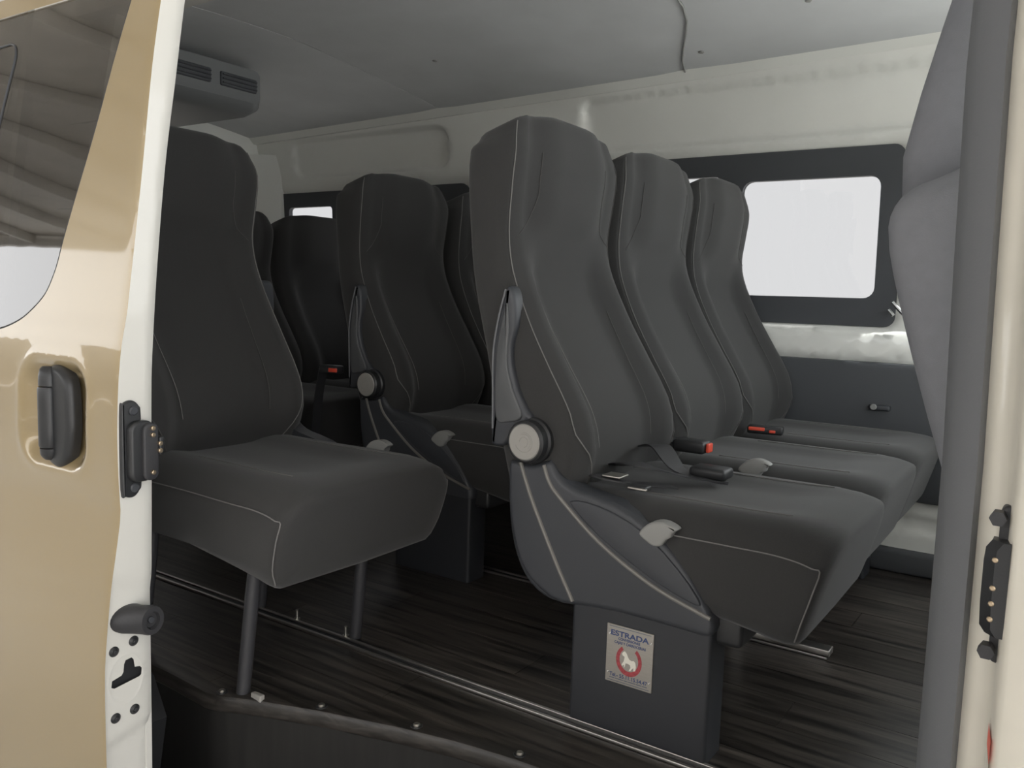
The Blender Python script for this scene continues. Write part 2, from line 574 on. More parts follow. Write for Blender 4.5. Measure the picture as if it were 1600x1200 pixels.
# finer points where the recess edges run
extra = []
for (a, b, c, e, r) in RECS:
    for g in (-0.024, -0.016, -0.008, 0.002):
        extra += rrect(a - g, b + g, c - g, e + g, max(0.02, r + g), 8)
        for i in range(90):
            x = a - g + r + (b - a - 2 * r) * i / 89
            extra += [(x, c - g), (x, e + g)]
for zz in (0.60, 0.65, 0.662, 0.675, 0.69, 0.76, 0.772, 0.781, 0.11, 0.122, 0.134, 0.146, 0.164, 0.176, 0.188, 0.20):
    extra += [(-3.59 + i * 0.028, zz) for i in range(154)]
vv, ff = sheet(WALL, [W1, W2, W3], 0.028,
               [p for p in extra if -3.59 < p[0] < 0.74 and not any(inside(p, h) for h in (W1, W2, W3))])
m = MB()
m.add([(p.x, far_y(p.y) + recess(p.x, p.y), p.y) for p in vv], ff)
wall_left = m.build('wall_left', 'innerwhite', smooth=60, recalc=False)
struct(wall_left, 'white painted inner far side of the van with pressed panels')

def window(idx, name, ring, frame_in, panes, label, glassmat='glass'):
    f = MB()
    n = len(ring)
    # dark frame sheet with pane openings, given real depth
    vv, ff = sheet(ring, panes, 0.05)
    k = len(vv)
    front = [(p.x, far_y(p.y) + 0.006, p.y) for p in vv]
    back = [(p.x, far_y(p.y) + 0.030, p.y) for p in vv]
    f.add(front + back, list(ff) + [tuple(i + k for i in q[::-1]) for q in ff])
    for poly in [ring] + panes:
        q = len(f.v)
        N = len(poly)
        f.add([(p[0], far_y(p[1]) + 0.006, p[1]) for p in poly] + [(p[0], far_y(p[1]) + 0.030, p[1]) for p in poly],
              [(i, (i + 1) % N, N + (i + 1) % N, N + i) for i in range(N)])
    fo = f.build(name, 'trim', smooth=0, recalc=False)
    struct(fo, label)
    for p in panes:
        g = MB()
        vv2, ff2 = sheet(p, [], 0.2)
        kk = len(vv2)
        g.add([(q.x, far_y(q.y) + 0.016, q.y) for q in vv2], ff2)
        g.build('pane', glassmat, fo, smooth=0)
    return fo
window(1, 'window_1', W1, 0, [rrect(-1.032, -0.580, 0.877, 1.268, 0.035), rrect(-1.60, -1.116, 0.877, 1.290, 0.015)],
       'dark framed sliding window beside the nearer seat row')
window(2, 'window_2', W2, 0, [rrect(-3.365, -3.058, 0.86, 1.252, 0.02), rrect(-2.95, -2.357, 0.86, 1.237, 0.012)],
       'dark framed window beside the rear seats')
fo = MB()
fo.tube([(p[0], far_y(p[1]) + 0.0, p[1]) for p in W3], 0.008, 6, True)
w3 = struct(fo.build('window_3', 'innerwhite'), 'front cab side window on the far side')
g = MB()
vv, ff = sheet(W3, [], 0.2)
g.add([(q.x, far_y(q.y) + 0.004, q.y) for q in vv], ff)
g.build('pane', 'clear', w3, smooth=0)
for k, (a, b) in enumerate((((-0.518, 0.866), (-0.480, 0.826)), ((-0.528, 0.842), (-0.512, 0.824)))):
    MB().tube([(a[0], 2.012, a[1]), (b[0], 2.010, b[1])], 0.006, 8).build('chrome_strip', 'chrome', w3)

# dark lower trim panels on the far wall
dp = MB()
dp.loft([[(x, 2.06, 0.236), (x, 2.004, 0.236), (x, 1.997, 0.25), (x, 1.994, 0.652), (x, 2.000, 0.670), (x, 2.06, 0.674)] for x in (-3.59, -2.0, -0.9, 0.70)])
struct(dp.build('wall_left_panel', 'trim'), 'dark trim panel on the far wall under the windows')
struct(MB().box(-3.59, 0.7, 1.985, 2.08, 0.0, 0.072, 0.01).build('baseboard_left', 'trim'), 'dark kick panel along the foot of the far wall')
ho = thing('wall_pull', 'small grey moulded pull on the dark far wall panel', 'handle', (-0.515, 1.995, 0.52))
m = MB().box(-0.045, 0.02, -0.022, 0.006, 0.0, 0.018, 0.006)
m.build('grip', 'plastic', ho)
MB().disc((-0.028, -0.022, 0.011), 0.010, 'y', -0.006, 16, 0.002).build('end_button', 'lever', ho)

# ---- ceiling: arched headliner in three panels with raised joints
def roof_z(y):
    t = (y - 1.0) / 0.93
    return 1.715 - 0.068 * t * t
ce = MB()
ys = [0.06 + i * 0.0935 for i in range(21)]
def tilt(x):
    return 0.022 * (x + 1.0)
ce.loft([[(x, yy, roof_z(yy) + 0.02 + tilt(x)) for yy in ys] + [(x, yy, roof_z(yy) + 0.05 + tilt(x)) for yy in ys[::-1]] for x in (-3.65, -1.5, 0.0, 0.95)])
ceiling = struct(ce.build('ceiling', 'liner'), 'grey headliner of the van roof')
def joint_x(y):
    return -1.0 - 0.12 * (y - 1.1) * sstep(0.6, 1.3, y) - 0.13 * sstep(1.45, 1.95, y)
bounds = [lambda y: -3.62, lambda y: -2.30 - 0.03 * sstep(1.1, 1.5, y), joint_x, lambda y: 0.92]
for k in range(3):
    m = MB()
    loops = []
    for i in range(13):
        t = i / 12
        L = []
        for yy in ys:
            a, b = bounds[k](yy) + 0.002, bounds[k + 1](yy) - 0.002
            x = a + (b - a) * t
            sag = 0.003 if i in (0, 12) else 0.0
            L.append((x, yy, roof_z(yy) + sag + tilt(x)))
        L += [(p[0], p[1], p[2] + 0.018) for p in L[::-1]]
        loops.append(L)
    m.loft(loops)
    m.build('headliner_panel', 'liner', ceiling)
jt = MB().tube([(joint_x(yy), yy, roof_z(yy) - 0.0012 + tilt(joint_x(yy))) for yy in ys], 0.0032, 6).build('joint_strip', 'lever', ceiling)
for (x, yy) in ((-1.12, 1.80), (-0.72, 1.58), (-0.42, 1.42), (-2.0, 1.5), (-0.5, 0.6)):
    MB().disc((x, yy, roof_z(yy) + 0.002 + tilt(x)), 0.010, 'z', -0.005, 16, 0.003).build('trim_clip', 'lever', ceiling)
# white cant rail that runs under the headliner edge
m = MB()
m.loft([[(x, y_, z_ + tilt(x)) for (y_, z_) in ((1.918, 1.652), (1.950, 1.622), (2.02, 1.622), (2.02, 1.72), (1.918, 1.70))] for x in (-3.6, -1.6, 0.0, 0.75)])
struct(m.build('trim_6', 'innerwhite'), 'white cant rail between far wall and headliner')

# ---- rear wall with tailgate window
rw = rrect(0.30, 1.70, 0.80, 1.36, 0.14, 6)
vv, ff = sheet([(0.0, -0.05), (2.06, -0.05), (2.06, 1.70), (0.0, 1.70)], [rw], 0.06)
m = MB()
k = len(vv)
m.add([(-3.55 + 0.03 * (1 - sstep(0.0, 0.07, rr_dist(p.x, p.y, 0.30, 1.70, 0.80, 1.36, 0.14))), p.x, p.y) for p in vv] + [(-3.60, p.x, p.y) for p in vv],
      list(ff) + [tuple(i + k for i in f[::-1]) for f in ff])
wr = struct(m.build('wall_rear', 'innerwhite', smooth=50, recalc=False), 'white painted rear end of the van')
g = MB()
vv, ff = sheet(rw, [], 0.3)
g.add([(-3.57, p.x, p.y) for p in vv], ff)
win4 = struct(g.build('window_4', 'darkglass', smooth=0), 'dark tinted tailgate window')
# rear corner pillar cover at the far side
m = MB().loft([[(-3.56, 2.06, z), (-3.56, 1.90, z), (-3.47, 1.94, z), (-3.40, 2.00, z), (-3.40, 2.06, z)] for z in (0.7, 1.1, 1.51)])
struct(m.build('trim_7', 'innerwhite'), 'pale cover on the far rear corner pillar')

# ---- near side: body side behind the open door, pillars, header, cab
def near_y(z):
    return lerp_table([(-0.2, 0.02), (0.0, 0.015), (0.45, 0.015), (0.8, 0.03), (1.1, 0.065), (1.4, 0.12), (1.62, 0.17)], z)
ns = rrect(-3.3, -1.98, 0.80, 1.28, 0.06)
vv, ff = sheet([(-3.6, -0.3), (-1.70, -0.3), (-1.70, 1.70), (-3.6, 1.70)], [ns], 0.06)
k = len(vv)
m = MB()
m.add([(p.x, near_y(p.y), p.y) for p in vv] + [(p.x, near_y(p.y) + 0.05, p.y) for p in vv], list(ff) + [tuple(i + k for i in f[::-1]) for f in ff])
wall_right = struct(m.build('wall_right', 'white', recalc=False), 'near body side behind the open sliding door')
vv, ff = sheet(ns, [], 0.2)
struct(MB().add([(p.x, near_y(p.y) + 0.02, p.y) for p in vv], ff).build('window_5', 'darkglass', smooth=0), 'dark side window behind the open door')
# rear door pillar, its jamb facing the opening: white above, dark trim below
m = MB().loft([[(-1.70, near_y(z), z), (-1.70, near_y(z) + 0.085, z), (-1.82, near_y(z) + 0.095, z), (-1.82, near_y(z), z)] for z in (1.18, 1.3, 1.45, 1.70)])
struct(m.build('wall_right_pillar', 'white'), 'white rear pillar of the door opening')
m = MB().loft([[(-1.698, near_y(z), z), (-1.698, near_y(z) + 0.085, z), (-1.82, near_y(z) + 0.10, z), (-1.82, near_y(z), z)] for z in (-0.25, 0.0, 0.4, 0.8, 1.0, 1.18)])
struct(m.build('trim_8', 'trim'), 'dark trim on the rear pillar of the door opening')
# header above the opening
m = MB().loft([[(x, 0.09, 1.40), (x, 0.17, 1.40), (x, 0.19, 1.72), (x, 0.10, 1.72)] for x in (-1.8, -0.8, 0.0, 1.0)])
struct(m.build('wall_right_header', 'white'), 'white body header above the door opening')
# cream pillar on the right of the opening
secs = []
for z in [-0.35, -0.1, 0.2, 0.45, 0.7, 0.9, 1.1, 1.3, 1.45]:
    t = near_y(z) - 0.015
    ox = -0.012 * sstep(0.6, 1.2, z)
    secs.append([(p_[0] + ox, p_[1], p_[2]) for p_ in [(-0.100, 0.085 + t, z), (-0.082, 0.050 + t, z), (-0.074, 0.034 + t, z), (-0.062, 0.026 + t, z), (-0.050, 0.018 + t, z), (-0.044, 0.004 + t, z),
                 (-0.041, -0.014 + t, z), (-0.033, -0.024 + t, z), (0.02, -0.030 + t, z), (0.12, -0.032 + t, z), (0.12, 0.085 + t, z)]])
pil = struct(MB().loft(secs).build('wall_right_front_pillar', 'cream', smooth=50), 'cream painted pillar on the right side of the opening')
# grey rubber weatherstrip beside it
secs = []
for z in [-0.35, -0.1, 0.2, 0.45, 0.7, 0.9, 1.1, 1.3, 1.45]:
    t = near_y(z) - 0.015
    dx = -0.004 * sstep(0.6, 1.2, z)
    ox = -0.012 * sstep(0.6, 1.2, z)
    secs.append([(p_[0] + ox, p_[1], p_[2]) for p_ in [(-0.084, 0.030 + t, z), (-0.076, 0.022 + t, z), (-0.070, 0.036 + t, z), (-0.080, 0.10 + t, z), (-0.112 + dx, 0.11 + t, z), (-0.113 + dx, 0.075 + t, z), (-0.100 + dx, 0.045 + t, z)]])
struct(MB().loft(secs).build('trim_9', 'pillartrim', smooth=60), 'grey rubber weatherstrip along the right pillar')
# contact plate on the pillar
cpz = 0.592
cpo = MB().pillow(rrect(-0.052, -0.037, 0.514, 0.668, 0.0072), 0.03, 0.006, 0.003).build('contact_plate', 'rubber', pil)
m = MB().loft([[(-0.056 + 0.002 * 0, 0.012, z), (-0.062 + w, -0.001, z), (-0.052 + w, -0.012, z), (-0.040, -0.012, z), (-0.038, 0.012, z)] for (z, w) in ((0.545, 0.006), (0.552, 0.001), (0.575, 0.0), (0.615, 0.0), (0.628, 0.001), (0.636, 0.006))])
blk = m.build('contact_block', 'black', pil)
for z in (0.562, 0.577, 0.592, 0.619):
    MB().disc((-0.052, -0.008, z), 0.0026, 'y', -0.006, 12, 0.001).build('contact_pin', 'brass', blk)
for z in (0.528, 0.657):
    MB().disc((-0.053, 0.006, z), 0.0075, 'y', -0.014, 6).build('bolt', 'rubber', pil)
# red and white warning sticker low on the pillar
st = MB()
st.add([(-0.0455, 0.0040, 0.456), (-0.0414, -0.0180, 0.448), (-0.0414, -0.0180, 0.424), (-0.0455, 0.0040, 0.434)], [(0, 1, 2, 3)])
sk = st.build('warning_sticker', 'red', pil, smooth=0)
st = MB()
st.add([(-0.0456, 0.0040, 0.433), (-0.0415, -0.0180, 0.423), (-0.0415, -0.0180, 0.400), (-0.0456, 0.0040, 0.40)], [(0, 1, 2, 3)])
st.build('sticker_text_field', 'print_white', sk, smooth=0)

# cab shell: windscreen, front door side, bulkhead under the windscreen
m = MB().loft([[(x, near_y(z), z), (x, near_y(z) + 0.05, z), (x + 0.1, near_y(z) + 0.05, z), (x + 0.1, near_y(z), z)] for (x, z) in ((1.3, 0.78), (0.85, 1.5))])
struct(m.build('trim_10', 'white', smooth=0), 'near windscreen pillar')
struct(MB().box(0.9, 1.6, 0.02, 2.05, 0.25, 0.72, 0.05).build('wall_front', 'dash'), 'dashboard and bulkhead at the front of the cab')
m = MB().add([(1.40, 0.02, 0.72), (1.40, 2.05, 0.72), (0.93, 1.97, 1.68), (0.93, 0.12, 1.68)], [(0, 1, 2, 3)])
struct(m.build('window_6', 'clear', smooth=0), 'windscreen')
# near front door of the cab
m = MB().loft([[(x, near_y(z) - 0.03, z) for z in (-0.35, 0.0, 0.4, 0.78)] + [(x, near_y(z) + 0.03, z) for z in (0.78, 0.4, 0.0, -0.35)] for x in (0.13, 0.7, 1.35)])
fd = struct(m.build('door_1', 'gold'), 'champagne gold front passenger door')
m = MB().add([(0.13, near_y(0.78), 0.78), (1.30, near_y(0.78), 0.78), (0.92, near_y(1.45), 1.45), (0.13, near_y(1.45), 1.45)], [(0, 1, 2, 3)])
m.build('pane', 'clear', fd, smooth=0)

# ---- ceiling air unit
ac = thing('air_conditioning_unit', 'dark grey box-shaped air unit hung from the headliner at the rear', 'air conditioner', (-3.02, 0.86, 1.495))
m = MB()
prof = rrect(-0.42, 0.42, 0.0, 0.16, 0.035, 5)
def acl(x, s, dz):
    return [(x, p[0] * s, dz + p[1] * (0.16 - dz) / 0.16) for p in prof]
m.loft([acl(-0.36, 0.92, 0.03), acl(-0.33, 0.97, 0.01), acl(-0.28, 1.0, 0.0), acl(0.28, 1.0, 0.0), acl(0.345, 0.985, 0.012), acl(0.37, 0.95, 0.04)])
m.build('housing', 'acgrey', ac)
for k in range(4):
    y0 = -0.30 + k * 0.20
    m = MB().box(0.352, 0.378, y0 - 0.08, y0 + 0.08, 0.075, 0.125, 0.006)
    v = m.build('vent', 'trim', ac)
    for j in range(3):
        MB().box(0.374, 0.384, y0 - 0.075, y0 + 0.075, 0.084 + j * 0.014, 0.088 + j * 0.014).build('louvre', 'plastic', v, smooth=0)

# ================================================================== SLIDING DOOR
DX = -1.39
OUT = [(-0.30, -0.100), (-0.10, -0.109), (-0.018, -0.111), (0.151, -0.111), (0.220, -0.106), (0.311, -0.096), (0.378, -0.085), (0.430, -0.0772), (0.450, -0.0762), (0.480, -0.0780), (0.516, -0.0792), (0.584, -0.080),
       (0.675, -0.076), (0.741, -0.069), (0.797, -0.058), (0.864, -0.049), (0.954, -0.037), (1.065, -0.023), (1.232, -0.003), (1.345, 0.015), (1.46, 0.036)]
INN = [(-0.30, -0.013), (0.114, -0.012), (0.312, -0.012), (0.433, -0.010), (0.670, -0.007), (0.763, -0.002), (0.901, 0.009), (1.073, 0.027), (1.223, 0.049), (1.361, 0.069), (1.46, 0.086)]
door = thing('sliding_door', 'champagne gold sliding door with white edge, slid open at left', 'van door', (DX, -0.05, -0.30))
def D(p):
    return (p[0] - DX, p[1] + 0.05, p[2] + 0.30)
GL = [(-1.272, 1.40), (-1.308, 1.301), (-1.396, 1.150), (-1.482, 1.006), (-1.528, 0.929), (-1.552, 0.884), (-1.572, 0.855), (-1.60, 0.825), (-1.645, 0.797), (-1.698, 0.773), (-1.775, 0.753), (-1.86, 0.745), (-2.45, 0.745), (-2.45, 1.40)]
# the pane's front edge leans, so bring the traced outline onto the leaning skin
def skin_y(x, z):
    y = lerp_table(OUT, z)
    u = DX - x
    y += 0.002 * math.exp(-u / 0.006)            # rolled hem at the leading edge
    y -= 0.012 * sstep(0.0, 0.9, u)              # slight crown of the skin
    # shallow character line that rises towards the window corner
    return y
def tr(px, pz):
    return (px, pz)
import_glass = []
CAMY = -0.9
for (gx, gz) in GL:
    # traced on y = -0.09; move along the sight line to the skin
    x, z = gx, gz
    for _ in range(6):
        yy = skin_y(x, z)
        t = (yy - CAMY) / (-0.09 - CAMY)
        x, z = gx * t, 0.85 + (gz - 0.85) * t
    import_glass.append((x, z))
GLASS = [(min(x, DX - 0.07), z) for (x, z) in import_glass]
GLASS = [p for p in GLASS if p[0] > -2.2] 
GLASS += [(-2.42, GLASS[-1][1] - 0.002), (-2.42, 1.40)]
GLASS[0] = (GLASS[1][0] + (GLASS[1][0] - GLASS[2][0]) / (GLASS[1][1] - GLASS[2][1]) * (1.40 - GLASS[1][1]), 1.40)
BZ = (-1.722, -1.484, 0.492, 0.706, 0.062)
def bezel(x, z):
    d = rr_dist(x, z, *BZ)
    return 0.030 * (1 - sstep(-0.045, -0.002, d)) - 0.0015 * math.exp(-((d - 0.004) / 0.006) ** 2)
extra = []
for g in (-0.05, -0.04, -0.032, -0.024, -0.016, -0.008, -0.002, 0.004, 0.010):
    q = rrect(BZ[0] - g, BZ[1] + g, BZ[2] - g, BZ[3] + g, max(0.015, BZ[4] + g), 10)
    for i in range(len(q)):
        a, b = Vector(q[i]), Vector(q[(i + 1) % len(q)])
        n = max(1, int((b - a).length / 0.007))
        extra += [tuple(a.lerp(b, k / n)) for k in range(n)]
for zz in [z for z, _ in OUT[1:-1]] + [0.44, 0.46]:
    extra += [(DX - 0.004 - i * 0.02, zz) for i in range(45)]
for u in (0.003, 0.007, 0.012, 0.02, 0.03):
    extra += [(DX - u, -0.29 + i * 0.02) for i in range(86)]
outer = [(-2.50, -0.30), (DX, -0.30), (DX, 1.44), (-2.50, 1.44)]
extra = [p for p in extra if -2.49 < p[0] < DX - 0.001 and -0.29 < p[1] < 1.43 and not inside(p, GLASS)]
vv, ff = sheet(outer, [GLASS], 0.022, extra)
m = MB()
m.add([D((p.x, skin_y(p.x, p.y) + bezel(p.x, p.y), p.y)) for p in vv], ff)
m.build('outer_panel', 'gold', door, smooth=70, recalc=False)['label'] = 'champagne gold painted outer skin'
# glass, set a touch into the skin
vv, ff = sheet(GLASS, [], 0.05)
m = MB()
k = len(vv)
m.add([D((p.x, skin_y(p.x, p.y) + 0.004, p.y)) for p in vv] + [D((p.x, skin_y(p.x, p.y) + 0.008, p.y)) for p in vv], list(ff) + [tuple(i + k for i in f[::-1]) for f in ff])
m.build('window_glass', 'doorglass', door, smooth=70, recalc=False)
m = MB()
gd = smooth_path(GLASS[:-2], 4)
m.tube([D((p[0], skin_y(p[0], p[1]) + 0.002, p[1])) for p in gd], 0.0028, 6)
m.build('window_seal', 'rubber', door)
# sliding sash edge inside the glass
m = MB()
sp = [tuple(p) for p in smooth_path([(-2.06, 0.765), (-2.03, 0.85), (-1.99, 0.95), (-1.95, 1.06), (-1.918, 1.16), (-1.893, 1.25), (-1.881, 1.30), (-1.884, 1.325), (-1.903, 1.338), (-1.96, 1.338), (-2.40, 1.338)], 5)]
m.tube([D((p[0], skin_y(p[0], p[1]) + 0.003, p[1])) for p in sp], 0.0022, 6)
m.build('sash_edge', 'plastic', door)
# white leading edge of the door, with latch slot
zs = sorted(set([z for z, _ in OUT] + [-0.30 + i * 0.03 for i in range(59)]))
zs = [z for z in zs if -0.30 <= z <= 1.44]
outl = [(lerp_table(OUT, z) + 0.002, z) for z in zs] + [(lerp_table(INN, z), z) for z in zs[::-1]]
SLOT = [(-0.094, 0.124), (-0.0925, 0.136), (-0.074, 0.1405), (-0.0705, 0.146), (-0.069, 0.160), (-0.066, 0.1665), (-0.0545, 0.168), (-0.0505, 0.163), (-0.0485, 0.148), (-0.038, 0.1455), (-0.0345, 0.141), (-0.036, 0.129), (-0.04, 0.1265), (-0.088, 0.1205)]
ov = []
for i in range(40):
    a = 2 * math.pi * i / 40
    ov += [(-0.0655 + r * math.cos(a) * 0.72, 0.131 + r * math.sin(a)) for r in (0.0445, 0.046, 0.0475, 0.049)]
ov += [(-0.10 + i * 0.008, zz) for i in range(12) for zz in (0.27, 0.285, 0.30, 0.315, 0.33, 0.345, 0.0, 0.012, 0.024, 0.036, 0.045)]
ov = [p for p in ov if inside(p, outl) and not inside(p, SLOT)]
vv, ff = sheet(outl, [SLOT], 0.014, ov)
def edge_x(y, z):
    x = 0.006 * sstep(0.295, 0.335, z + 0.25 * (y + 0.06)) - 0.006
    x -= 0.006 * (1 - sstep(0.010, 0.04, z - 0.25 * (y + 0.06)))
    d = math.hypot((y + 0.0655) / 0.72, z - 0.131)
    x += 0.0006 * (1 - sstep(0.0, 0.0018, abs(d - 0.0467)))
    yi = lerp_table(INN, z)
    x -= 0.006 * (1 - sstep(0.0, 0.012, yi - y))
    return DX + x
m = MB()
m.add([D((edge_x(p.x, p.y), p.x, p.y)) for p in vv], ff)
m.build('door_edge', 'white', door, smooth=70, recalc=False)['label'] = 'white painted leading edge of the door'
MB().box(*[v for pr in zip(D((DX - 0.05, -0.10, 0.11)), D((DX - 0.014, -0.03, 0.175))) for v in pr]).build('latch_pocket', 'black', door, smooth=0)
m = MB()
m.tube([D((DX - 0.020, -0.082, 0.128)), D((DX - 0.019, -0.074, 0.130)), D((DX - 0.019, -0.068, 0.134))], 0.002, 8)
m.build('latch_claw', 'steel', door)
# inner lining closes the door towards the van
m = MB().loft([[D((x, lerp_table(INN, z), z)) for z in zs] + [D((x, lerp_table(INN, z) - 0.012, z)) for z in zs[::-1]] for x in (-2.48, -1.95)])
m.build('inner_lining', 'white', door)
m = MB().loft([[D((x, lerp_table(INN, z), z)) for z in zs if z < 0.74] + [D((x, lerp_table(INN, z) - 0.012, z)) for z in zs[::-1] if z < 0.74] for x in (-2.0, DX - 0.012)])
m.build('inner_panel', 'white', door)
# outer handle
hx0, hx1 = -1.617, -1.487
hb = smooth_path([(-1.628, 0.678), (-1.612, 0.690), (-1.588, 0.693), (-1.562, 0.684), (-1.543, 0.660), (-1.538, 0.60), (-1.540, 0.565), (-1.552, 0.522), (-1.572, 0.502), (-1.592, 0.497), (-1.618, 0.505), (-1.630, 0.522), (-1.632, 0.60)], 5, True)
m = MB()
yy = skin_y(-1.55, 0.6)
m.pillow([(p[0] - DX, p[1] + 0.30) for p in hb], yy + 0.05 + 0.022, yy + 0.05 - 0.004, 0.014, 5)
handle = m.build('door_handle', 'black', door)
handle['label'] = 'black vertical pull handle in a moulded dish'
m = MB()
g = []
for (z, s) in ((0.536, 0.92), (0.540, 1.0), (0.57, 1.0), (0.62, 1.0), (0.647, 1.0), (0.651, 0.92)):
    L = []
    for k in range(16):
        a = 2 * math.pi * k / 16
        L.append(D((-1.612 + 0.020 * s * math.cos(a), yy - 0.004 + 0.016 * s * math.sin(a), z)))
    g.append(L)
m.loft(g)
m.build('handle_grip', 'black', handle)
for (za, zb) in ((0.6535, 0.690), (0.512, 0.5335)):
    m = MB()
    up = zb > 0.6
    seq = ((za, 1.0), ((za + zb) / 2, 0.97), (zb - 0.005, 0.8), (zb, 0.5)) if up else ((za, 0.5), (za + 0.005, 0.8), ((za + zb) / 2, 0.97), (zb, 1.0))
    m.loft([[D((-1.612 + 0.020 * s * math.cos(2 * math.pi * k / 16), yy - 0.002 + 0.016 * s * math.sin(2 * math.pi * k / 16), z)) for k in range(16)] for (z, s) in seq])
    m.build('handle_end', 'black', handle)
# contact plate on the edge of the door
def yz_pillow(outl_yz, xa, xb, r):
    m = MB()
    t = MB().pillow(outl_yz, xa, xb, r)
    m.add([(v[1], v[0], v[2]) for v in t.v], t.f)
    return m
def Dyz(p):
    return (p[0] + 0.05, p[1] + 0.30)
pl = smooth_path([(-0.074, 0.625), (-0.068, 0.640), (-0.052, 0.644), (-0.040, 0.634), (-0.036, 0.615), (-0.036, 0.50), (-0.041, 0.480), (-0.052, 0.470), (-0.066, 0.472), (-0.074, 0.486)], 4, True)
ct = yz_pillow([Dyz(p) for p in pl], -0.002, 0.008, 0.004).build('contact_plate', 'black', door)
b2 = rrect(-0.066, -0.018, 0.498, 0.608, 0.018, 6)
c2 = yz_pillow([Dyz(p) for p in b2], 0.004, 0.022, 0.006).build('contact_housing', 'black', ct)
b3 = rrect(-0.046, -0.016, 0.500, 0.604, 0.014, 6)
c3 = yz_pillow([Dyz(p) for p in b3], 0.02, 0.030, 0.004).build('contact_face', 'rubber', ct)
for (yy_, z) in ((-0.030, 0.595), (-0.030, 0.583), (-0.016, 0.566), (-0.016, 0.553), (-0.030, 0.515)):
    MB().disc((0.028, yy_ + 0.05, z + 0.30), 0.0042, 'x', 0.008, 14, 0.0012).build('contact_pin', 'brass', ct)
MB().box(0.02, 0.034, -0.018 + 0.05, -0.008 + 0.05, 0.545 + 0.3, 0.578 + 0.3, 0.003).build('contact_tab', 'black', ct)
for z in (0.626, 0.487):
    MB().disc((0.006, -0.052 + 0.05, z + 0.30), 0.0085, 'x', 0.006, 18, 0.002).build('bolt', 'plastic', ct)
# rubber bumper
m = MB()
bl = []
for (xo, yc, zc, ry, rz) in ((-0.012, -0.060, 0.244, 0.036, 0.026), (0.0, -0.059, 0.244, 0.034, 0.026), (0.012, -0.052, 0.244, 0.028, 0.026), (0.022, -0.043, 0.243, 0.024, 0.027), (0.031, -0.038, 0.243, 0.024, 0.028), (0.036, -0.037, 0.243, 0.022, 0.026), (0.036, -0.037, 0.243, 0.014, 0.017), (0.028, -0.037, 0.243, 0.012, 0.014)):
    bl.append([D((DX + xo, yc + ry * math.cos(2 * math.pi * k / 24), zc + rz * math.sin(2 * math.pi * k / 24))) for k in range(24)])
m.loft(bl)
bp = m.build('rubber_bumper', 'rubber', door)
MB().disc(D((DX + 0.028, -0.037, 0.243)), 0.006, 'x', 0.004, 12, 0.001).build('bumper_screw', 'plastic', bp)
for (yy_, z) in ((-0.088, 0.190), (-0.050, 0.198), (-0.087, 0.064), (-0.050, 0.067)):
    m = MB().disc(D((DX - 0.009, yy_, z)), 0.0095, 'x', 0.008, 20, 0.004)
    p = m.build('plug', 'black', door)
    MB().disc(D((DX - 0.003, yy_, z)), 0.004, 'x', 0.004, 12, 0.001).build('plug_dimple', 'rubber', p)

# ================================================================== PASSENGER SEATS
FRONT = [(0.36, 0.055), (0.45, 0.075), (0.50, 0.094), (0.55, 0.103), (0.62, 0.084), (0.70, 0.036), (0.80, -0.024), (0.90, -0.071), (0.98, -0.086), (1.07, -0.079), (1.15, -0.072), (1.22, -0.086)]
REAR = [(0.36, -0.055), (0.45, -0.075), (0.60, -0.110), (0.742, -0.146), (0.863, -0.183), (0.959, -0.202), (1.067, -0.209), (1.17, -0.206), (1.22, -0.196)]
HALF = [(0.36, 0.215), (0.50, 0.228), (0.62, 0.232), (0.75, 0.230), (0.88, 0.222), (0.98, 0.217), (1.06, 0.221), (1.13, 0.223), (1.175, 0.217), (1.20, 0.208), (1.22, 0.200)]

def back_section(z, w, top=0.0, ks=1.0, dz=0.0):
    """closed loop of the backrest at height z; returns points and the index of the two seam points"""
    F, Rr = lerp_table(FRONT, z), lerp_table(REAR, z)
    h = lerp_table(HALF, z) * w / 0.235
    pts = []
    NF = 22
    for i in range(NF + 1):
        t = -1 + 2 * i / NF
        y = t * (h - 0.010)
        a = abs(t)
        bol = 1 - sstep(0.86, 0.98, z)
        dish = -0.030 * bol * (1 - sstep(0.50, 0.80, a)) * sstep(0.36, 0.55, z)
        dish += 0.010 * bol * math.exp(-((a - 0.84) / 0.10) ** 2)
        head = sstep(0.97, 1.03, z)
        dish += head * (0.016 * (1 - sstep(0.35, 0.80, a)) - 0.006 * math.exp(-((a - 0.78) / 0.12) ** 2))
        crn = -0.010 * sstep(0.94, 1.0, a)
        pts.append((F + dish + crn, y))
    r = 0.035
    # right side (y+), back corner, back, other corner, left side
    side = [(F - 0.014, h - 0.002), (F - 0.05 if F - 0.05 > Rr + r else (F + Rr + r) / 2, h + 0.002)]
    rear = []
    for k in range(5):
        a = math.pi / 2 * k / 4
        rear.append((Rr + r - r * math.sin(a), h - r + r * math.cos(a)))
    mid = [(Rr - 0.008, h * 0.5), (Rr - 0.012, 0.0), (Rr - 0.008, -h * 0.5)]
    full = pts + side + rear + mid + [(p[0], -p[1]) for p in rear[::-1]] + [(p[0], -p[1]) for p in side[::-1]]
    cx = (F + Rr) / 2
    out = []
    for (x, y) in full:
        zz = z + dz
        if top:
            zz += top * ((x - Rr) / max(1e-3, F - Rr) - 1.0) * 0.032 - top * 0.010 * (y / h) ** 6
        out.append((cx + (x - cx) * ks, y * (1 - (1 - ks) * 0.55), zz))
    return out, NF

